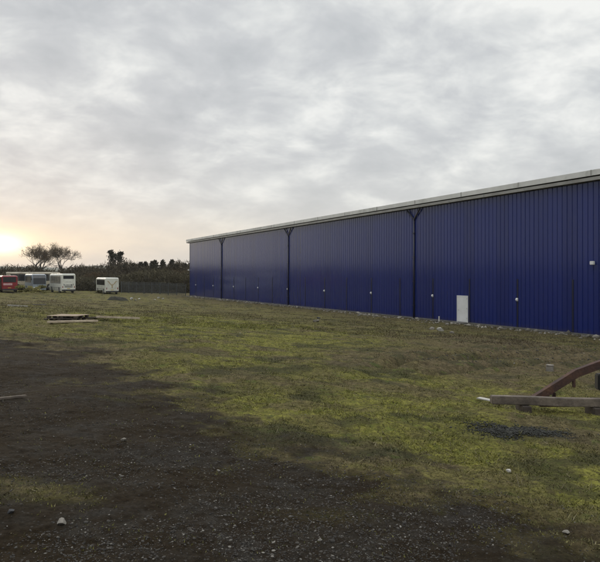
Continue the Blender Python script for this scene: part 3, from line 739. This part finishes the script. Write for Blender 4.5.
# pallet stack: two pallets, one slid on the other
def pallet(label, loc, rz, m_top, tilt=0.0):
    t_ = thing('pallet', label, 'pallet', loc, rz, 'wooden pallets'); t_.scale = (.86, .95, .72)
    for k in range(7): b_ = MB(); y = -.5 + k * .155; b_.box(-.72, y, .122, .72, y + .14, .144); b_.build('deck_board', m_top, t_, bevel=.004)
    for y in (-.5, -.055, .39):
        b_ = MB(); b_.box(-.72, y, 0, .72, y + .10, .022); b_.build('base_board', M_WOODD, t_, bevel=.004)
        for x in (-.72, -.06, .58): b_ = MB(); b_.box(x, y, .024, x + .14, y + .11, .120); b_.build('block', M_WOODD, t_, bevel=.004)
    return t_
p = on(65, 321.5)
pallet('lower wooden pallet, dark and weathered, under the paler pallet', (p.x, p.y, p.z + .005), R(-6), M_WOODD)
pallet('upper pale wooden pallet lying on top of the darker pallet', (p.x + .10, p.y + .05, p.z + .112), R(-9), M_WOODP)
def plank(label, u0, v0, u1, v1, w, th, m_, lift=.0, name='plank', group='loose planks in the yard'):
    a, b_ = on(u0, v0), on(u1, v1); d_ = b_ - a; L = d_.length
    o = MB(); o.box(0, -w / 2, 0, L, w / 2, th); ob = o.build(name, m_, bevel=.006)
    ob.location = a + Vector((0, 0, .015 + lift)); ob.rotation_euler = d_.to_track_quat('X', 'Z').to_euler()
    return tag(ob, label, 'plank' if name == 'plank' else name.replace('_', ' '), group)
plank('longer thick plank lying across the front of the pallets', 49, 324.4, 96, 323.6, .22, .07, M_WOODL, .03)
plank('thin tan plank lying off to the right end of the pallets', 98, 321.8, 138, 321.0, .20, .09, M_WOODL, .10)
plank('short dark plank between the pallets and the thin tan plank', 84, 322.2, 101, 320.4, .18, .06, M_WOODD, .05)
plank('bleached stick on the dark gravel at the left edge', -8, 403, 26, 399.5, .05, .03, M_WOODG, .0, 'stick', None)
plank('pale flat board end poking out left of the timber beam', 478, 398.2, 497, 401.5, .13, .02, M_WSTONE, .02, 'board', None)
plank('bleached pale plank far left beyond the pallets', 9, 306.6, 26, 307.0, .34, .12, M_WSTONE, .02)
plank('short grey plank right of the bleached pale plank', 34, 306.2, 45, 306.3, .22, .07, M_STONE, .02)

# rusty frame with its timber rail at the right edge
ba = on(491, 407.5)
fr_ = thing('rusty_frame', 'rusty steel frame with a long weathered timber rail and slanting arm at the right edge', 'frame', ba, 0.0)
tm = MB(); L_ = 2.9
tm.loft([[(x, -.065, .045 - x * .028 + w), (x, .065, .045 - x * .028 + w), (x, .065, .172 - x * .028 + w), (x, -.065, .172 - x * .028 + w)] for x, w in ((0, 0), (.5, .004), (1.1, -.006), (1.8, .003), (L_, 0))])
tm.build('timber_rail', M_WOODG, fr_, bevel=.010)
for x in (.45, 1.55, L_ - .3):
    g0 = G(ba.x + x, ba.y) - ba.z
    s_ = MB(); s_.box(x, -.13, g0 - .08, x + .14, .20, .042 - x * .028 - .006); s_.build('bearer', M_WOODD, fr_, bevel=.01)
knots = [Vector((.76, .19, .01)), Vector((1.46, .26, .42)), Vector((1.80, .28, .54)), Vector((2.55, .32, .78))]
arm = MB()
for a0, a1 in zip(knots[:-1], knots[1:]):
    dv = a1 - a0; Lr = dv.length; Rm = Matrix.Translation(a0) @ dv.to_track_quat('X', 'Z').to_matrix().to_4x4()
    arm.box(0, -.05, 0, Lr + .05, -.042, .12, Rm); arm.box(0, -.042, .112, Lr + .03, .05, .12, Rm); arm.box(0, -.042, 0, Lr + .02, .05, .008, Rm)
arm.build('slanting_arm', M_RUST, fr_, bevel=.002)
def place(x0, y0, z0, x1, y1, z1, nm, m_, bv=.005):
    b_ = MB(); b_.box(x0, y0, z0, x1, y1, z1); return b_.build(nm, m_, fr_, bevel=bv)
place(1.28, .215, .40, 1.36, .27, .455, 'gusset', M_RUST)
place(1.37, .20, .26, 1.41, .25, .42, 'lug', M_RUST)
place(.95, .20, .02, .99, .25, .12, 'lug', M_RUST)
place(.86, .24, -.06, 1.34, .38, .03, 'foot_plate', M_RUST)
place(1.08, .28, .03, 1.13, .33, .16, 'foot_pin', M_RUST)
place(1.80, .26, .20, 1.98, .40, .46, 'black_buffer', M_BLACK, .02)
place(2.48, .26, -.25, 2.60, .38, .88, 'post', M_RUST, .01)
place(1.98, .30, .30, 2.48, .35, .36, 'bracket', M_RUST)

# stones
def rock_mesh(name, sx, sy, sz, m_, seed, sub=2):
    rs = random.Random(seed); bm = bmesh.new(); bmesh.ops.create_icosphere(bm, subdivisions=sub, radius=1)
    pl = [(Vector((rs.gauss(0, 1), rs.gauss(0, 1), rs.gauss(0, .8))).normalized(), rs.uniform(.42, .85)) for _ in range(14)]
    for v in bm.verts:
        for n_, d_ in pl:
            k = v.co.dot(n_)
            if k > d_: v.co -= n_ * (k - d_)
        v.co += Vector((rs.gauss(0, .02), rs.gauss(0, .02), rs.gauss(0, .02)))
        v.co = Vector((v.co.x * sx, v.co.y * sy, v.co.z * sz))
    me = bpy.data.meshes.new(name); bm.to_mesh(me); bm.free(); me.materials.append(m_); return me
def rock(label, u, v, s, m_, seed, flat=.6, cat='stone', name='stone', group=None, wide=1.0):
    o = bpy.data.objects.new(name, rock_mesh(name, s * wide, s, s * flat, m_, seed)); COL.objects.link(o)
    p_ = on(u, v); o.location = p_ + Vector((0, 0, s * flat * .45)); o.rotation_euler = (.2 * sin(seed * 2.3), .25 * cos(seed * 1.1), seed * 1.7)
    return tag(o, label, cat, group)
for k, (u, v, s, m_, lab) in enumerate((
    (131.5, 299.6, .30, M_WSTONE, 'whitish rubble block just right of the dark soil heap'),
    (135.5, 300.6, .22, M_STONE, 'lowest small pale block right of the dark soil heap'),
    (139, 299.2, .26, M_WSTONE, 'whitish block on the right of the pair near the soil heap'),
    (154.5, 300.0, .22, M_WSTONE, 'whitish block on the left of the far trio before the fence'),
    (158.5, 298.8, .30, M_WSTONE, 'biggest whitish block in the far trio before the fence'),
    (163, 299.6, .20, M_WSTONE, 'whitish block on the right of the far trio before the fence'),
    (316, 322.5, .26, M_STONE, 'grey rubble lump before the middle of the blue wall'),
    (318.5, 318.3, .20, M_DSTONE, 'dark rubble lump close under the middle of the blue wall'),
    (441, 331.0, .26, M_WSTONE, 'whitish broken slab among the rubble left of the white door'),
    (432, 329.0, .24, M_STONE, 'grey broken block among the rubble further left of the white door'),
    (452, 333.0, .20, M_STONE, 'small grey block among the rubble just below the white door'),
    (62, 527.5, .042, M_STONE, 'pale round stone alone on the dark gravel at bottom left'),
    (11, 515.5, .034, M_DSTONE, 'small dark reddish stone near the green tuft at bottom left'),
    (124, 443, .040, M_STONE, 'grey stone with a dark hollow on the gravel, left of centre'),
    (509, 472, .040, M_WSTONE, 'small whitish stone in the moss at lower right'),
    (566, 541, .026, M_STONE, 'pale pebble in the grass near the bottom right corner'))):
    rock(lab, u, v, s, m_, k + 2, .62, group=None)
p = on(117.5, 300.4); nn = 44; lin = np.linspace(-1, 1, nn); mx, my = np.meshgrid(lin, lin, indexing='ij'); rr_ = np.hypot(mx, my)
mw = 1.45 * mx.ravel() + p.x; mh = 1.1 * my.ravel() + p.y
mz = gz(mw, mh) - .06 + (np.clip(1 - rr_ ** 2, 0, 1) ** .8).ravel() * (.15 + .75 * fbm(mw * 1.6, mh * 1.6, 8, 4))
idx = np.arange(nn * nn).reshape(nn, nn); ff = np.stack([idx[:-1, :-1].ravel(), idx[1:, :-1].ravel(), idx[1:, 1:].ravel(), idx[:-1, 1:].ravel()], 1)
o = mesh_np('soil_heap', np.stack([mw, mh, mz], 1), ff, [mat('dark_soil', (.030, .028, .016), (.016, .015, .010), rough=1, scale=3, bump=1.)])
tag(o, 'low dark overgrown heap of soil in front of the winged coach', 'soil heap')
# pale tin by the rut
p = on(549.5, 372.0); tn = thing('paint_tin', 'dull pale tin half sunk in the grass behind the slanting rusty arm', 'tin', p - Vector((0, 0, .07))); tn.scale = (.8, .8, .9)
b_ = MB(); b_.tube([(0, 0, -.06), (0, 0, .16), (.01, 0, .26)], [.115, .115, .11], 16); b_.build('body', M_STONE, tn, bevel=.004)
b_ = MB(); b_.tube([(.01, 0, .262), (.01, 0, .285)], .122, 16); b_.build('lid', M_STONE, tn, bevel=.004)
b_ = MB(); b_.tube([(-.12, 0, .2), (-.14, -.05, .12), (-.1, -.13, .08), (.02, -.15, .07), (.12, -.08, .12), (.122, 0, .2)], .005, 6); b_.build('handle', M_RUST, tn)
# stub pipe by the door
p = on(447.2, 325.2); pw = A + E * (s_of(447.2)) + NRM * .9
b_ = MB(); b_.tube([(0, 0, -.1), (0, 0, .40)], .05, 12); b_.tube([(0, 0, .40), (0, 0, .45)], .06, 12); o = b_.build('marker_post', M_CREAM); o.location = (pw.x, pw.y, G(pw.x, pw.y)); tag(o, 'short white pipe standing up from the ground left of the white door', 'post')

# heap of dark chippings
def stones(name, X, Y, size, tint, flat=.6, sink=.25, zoff=None):
    n = len(X); bm = bmesh.new(); bmesh.ops.create_icosphere(bm, subdivisions=1, radius=1)
    bm.verts.ensure_lookup_table(); bv = np.array([v.co[:] for v in bm.verts])[:12]; bm.free()
    bm = bmesh.new(); bmesh.ops.create_icosphere(bm, subdivisions=1, radius=1); bv = np.array([v.co[:] for v in bm.verts]); bf = np.array([[v.index for v in f.verts] for f in bm.faces]); bm.free()
    # plain icosahedron
    k = len(bv)
    sc = size[:, None] * np.stack([RNG.uniform(.7, 1.5, n), RNG.uniform(.7, 1.3, n), RNG.uniform(.4, .9, n) * flat / .6], 1)
    V = bv[None] * (1 + RNG.normal(0, .16, (n, k, 1))) * sc[:, None]
    a = RNG.uniform(0, 2 * pi, n); ca, sa = np.cos(a)[:, None], np.sin(a)[:, None]
    tl = RNG.normal(0, .25, n)[:, None]
    x = V[..., 0] * ca - V[..., 1] * sa; y = V[..., 0] * sa + V[..., 1] * ca; z = V[..., 2] + x * tl
    Zg = gz(X, Y) + (0 if zoff is None else zoff)
    co = np.stack([x + X[:, None], y + Y[:, None], z + (Zg + size * flat * .3)[:, None]], 2).reshape(-1, 3)
    f = (bf[None] + (np.arange(n) * k)[:, None, None]).reshape(-1, 3)
    return mesh_np(name, co, f, [M_PEB], {'tint': np.repeat(tint, k, axis=0)})
M_PEB = attr_mat('loose_stone', .85, .35)
c = gpt(517, 434.5); n = 5200
rx = RNG.normal(0, 1, n) * .27; ry = RNG.normal(0, 1, n) * .13 * (.5 + fbm(rx * 6, rx * 0 + 2, 3, 3)) + .06 * np.sin(rx * 9)
hz = .025 * np.exp(-((rx / .36) ** 2 + (ry / .2) ** 2) * .6) * RNG.uniform(.2, 1, n)
o = stones('chippings_heap', c.x + rx, c.y + ry, RNG.lognormal(-5.0, .4, n).clip(.004, .02), tints(n, (.016, .016, .012), (.036, .036, .030), .4), zoff=hz)
tag(o, 'low dark heap of slate grey chippings in the moss below the timber rail', 'gravel heap')
# rubble scattered along the wall foot
n = 1500; s = RNG.uniform(2, 100, n); dd = .3 + np.abs(RNG.normal(0, 1.3, n)) + 2.2 * RNG.uniform(0, 1, n) * np.exp(-((s - 68) / 14) ** 2)
X = A.x + E.x * s + NRM.x * dd; Y = A.y + E.y * s + NRM.y * dd
o = stones('rubble', X, Y, RNG.lognormal(-2.75, .5, n).clip(.02, .22), tints(n, (.10, .09, .07), (.26, .24, .20), .4)); tag(o, 'broken stone and brick rubble strewn along the foot of the blue wall', 'rubble', None, 'stuff')

# gravel in the foreground
def scatter(n, r0, r1, a0=-46, a1=46):
    r = r0 * (r1 / r0) ** RNG.uniform(0, 1, n); a = np.radians(RNG.uniform(a0, a1, n)); return r * np.sin(a), r * np.cos(a), r
X, Y, r = scatter(260000, 2.4, 24)
g, br, bn, dk = zones(X, Y)
cl_ = fbm(X * 1.6, Y * 1.6, 71, 3)
keep = RNG.uniform(0, 1, len(X)) < (g * sstep(.32, .66, cl_) * .62 + .03)
X, Y = X[keep], Y[keep]
for q_ in RUTS:      # stones turned up by the wheels
    for (ax, ay), (bx, by) in zip(q_[:-1], q_[1:]):
        k_ = int(55 * math.hypot(bx - ax, by - ay)); f_ = RNG.uniform(0, 1, k_)
        X = np.concatenate([X, ax + (bx - ax) * f_ + RNG.normal(0, .35, k_)]); Y = np.concatenate([Y, ay + (by - ay) * f_ + RNG.normal(0, .35, k_)])
n = len(X)
sz = RNG.lognormal(-5.45, .42, n).clip(.003, .015) * (1 + 2.2 * sstep(14, 20, np.hypot(X, Y)))
tn_ = tints(n, (.016, .013, .010), (.052, .047, .040), .4)
pale = RNG.uniform(0, 1, n) < .11; tn_[pale] = tints(int(pale.sum()), (.07, .064, .055), (.17, .158, .137), .4)
o = stones('gravel', X, Y, sz, tn_, zoff=-sz * .12); tag(o, 'loose grey gravel over the dark hardstanding', 'gravel', None, 'stuff')

# short grass and moss
def blades(name, n, r0, r1, hgt, wid, per, label, dens, ca, cb_):
    X, Y, r = scatter(n, r0, r1)
    g, br, bn, dk = zones(X, Y); dw = dwall(X, Y)
    cl_ = fbm(X * 2.2, Y * 2.2, 83, 3)
    keep = (RNG.uniform(0, 1, n) < np.clip((1 - g) ** (1 if hgt < .04 else 3) * (1 - .65 * bn) * (.25 + 1.3 * sstep(.3, .65, cl_)) * dens + (.012 if hgt < .04 else 0), 0, 1)) & (dw > .5)
    X, Y, r, br, bn, dk = [v[keep] for v in (X, Y, r, br, bn, dk)]; n = len(X)
    X = np.repeat(X, per) + RNG.normal(0, .022, n * per) * (1 + np.repeat(r, per) * .06); Y = np.repeat(Y, per) + RNG.normal(0, .022, n * per) * (1 + np.repeat(r, per) * .06); rr = np.repeat(r, per); br, bn, dk = [np.repeat(v, per)[:, None] for v in (br, bn, dk)]
    P = np.stack([X, Y, gz(X, Y) - .006], 1); m_ = len(X)
    f = RNG.uniform(0, 1, (m_, 1))
    base = np.array(ca) * (1 - f) + np.array(cb_) * f
    base = base * (1 - br) + br * (np.array((.100, .105, .020)) * (1 - f) + np.array((.225, .220, .042)) * f)
    base = base * (1 - bn * .7) + bn * .7 * (np.array((.05, .04, .02)) * (1 - f) + np.array((.125, .10, .055)) * f)
    base = base * (1 - dk * .7) + dk * .7 * np.array((.028, .032, .014))
    base *= RNG.uniform(.65, 1.35, (m_, 1))
    dead = RNG.uniform(0, 1, m_) < .10; base[dead] = tints(int(dead.sum()), (.12, .10, .06), (.20, .17, .10))
    sc_ = (1 + rr * .035)
    co, fa_, c = twig_cloud(P, .12, hgt * sc_, wid * sc_, base, .75)
    o = mesh_np(name, co, fa_, [M_GRASS], {'tint': c}); return tag(o, label, 'grass', None, 'stuff')
M_GRASS = attr_mat('short_turf', .7, .25)
def weeds(n, label):
    X, Y, r = scatter(n, 26, 128, -34, 44)
    dw = dwall(X, Y); k = (dw > .35) & (RNG.uniform(0, 1, n) < .15 + 1.1 * sstep(.42, .68, fbm(X * .5, Y * .5, 91, 4)) + .5 * (dw < 2.5)); X, Y, r = X[k], Y[k], r[k]
    per = 7; m_ = len(X) * per; X = np.repeat(X, per) + RNG.normal(0, .14, m_); Y = np.repeat(Y, per) + RNG.normal(0, .14, m_)
    g, br, bn, dk = zones(X, Y); f = fbm(X * .4, Y * .4, 97, 3)[:, None]
    C = tints(m_, (.060, .054, .022), (.125, .105, .045), .35) * (.6 + .8 * f); C = C * (1 - .75 * bn[:, None]) + .75 * bn[:, None] * tints(m_, (.055, .040, .024), (.13, .10, .06), .3); C = C * (1 - br[:, None]) + br[:, None] * tints(m_, (.095, .10, .02), (.20, .195, .04), .3)
    co, fa_, c = twig_cloud(np.stack([X, Y, gz(X, Y) - .01], 1), .25, .12, .016, C, .75)
    tag(mesh_np('weeds', co, fa_, [M_GRASS], {'tint': c}), label, 'weeds', None, 'stuff')
weeds(34000, 'rough dead grass and weeds over the far yard up to the blue wall')
blades('grass', 210000, 2.6, 46, .021, .0045, 6, 'short mossy grass over the yard', .75, (.072, .072, .020), (.155, .145, .044))
blades('tall_grass', 16000, 2.8, 34, .060, .0042, 11, 'taller straw tufts standing out of the mossy grass', .30, (.085, .075, .028), (.21, .18, .085))

# ------------------------------------------------------------------ evening air
hz_m = bpy.data.materials.new('evening_air'); hz_m.use_nodes = True
q = NT(hz_m.node_tree); q.n.remove(q.n['Principled BSDF'])
pv = q.new('ShaderNodeVolumePrincipled'); pv.inputs['Color'].default_value = (.93, .92, .90, 1); pv.inputs['Density'].default_value = .00016; pv.inputs['Anisotropy'].default_value = .3
q.l.new(pv.outputs[0], q.n['Material Output'].inputs['Volume'])
hb = MB(); hb.box(-2700, -2700, -6, 2700, 2700, 90); ho = hb.build('haze', hz_m); tag(ho, 'thin evening haze that pales the distant hills', 'haze', None, 'stuff')
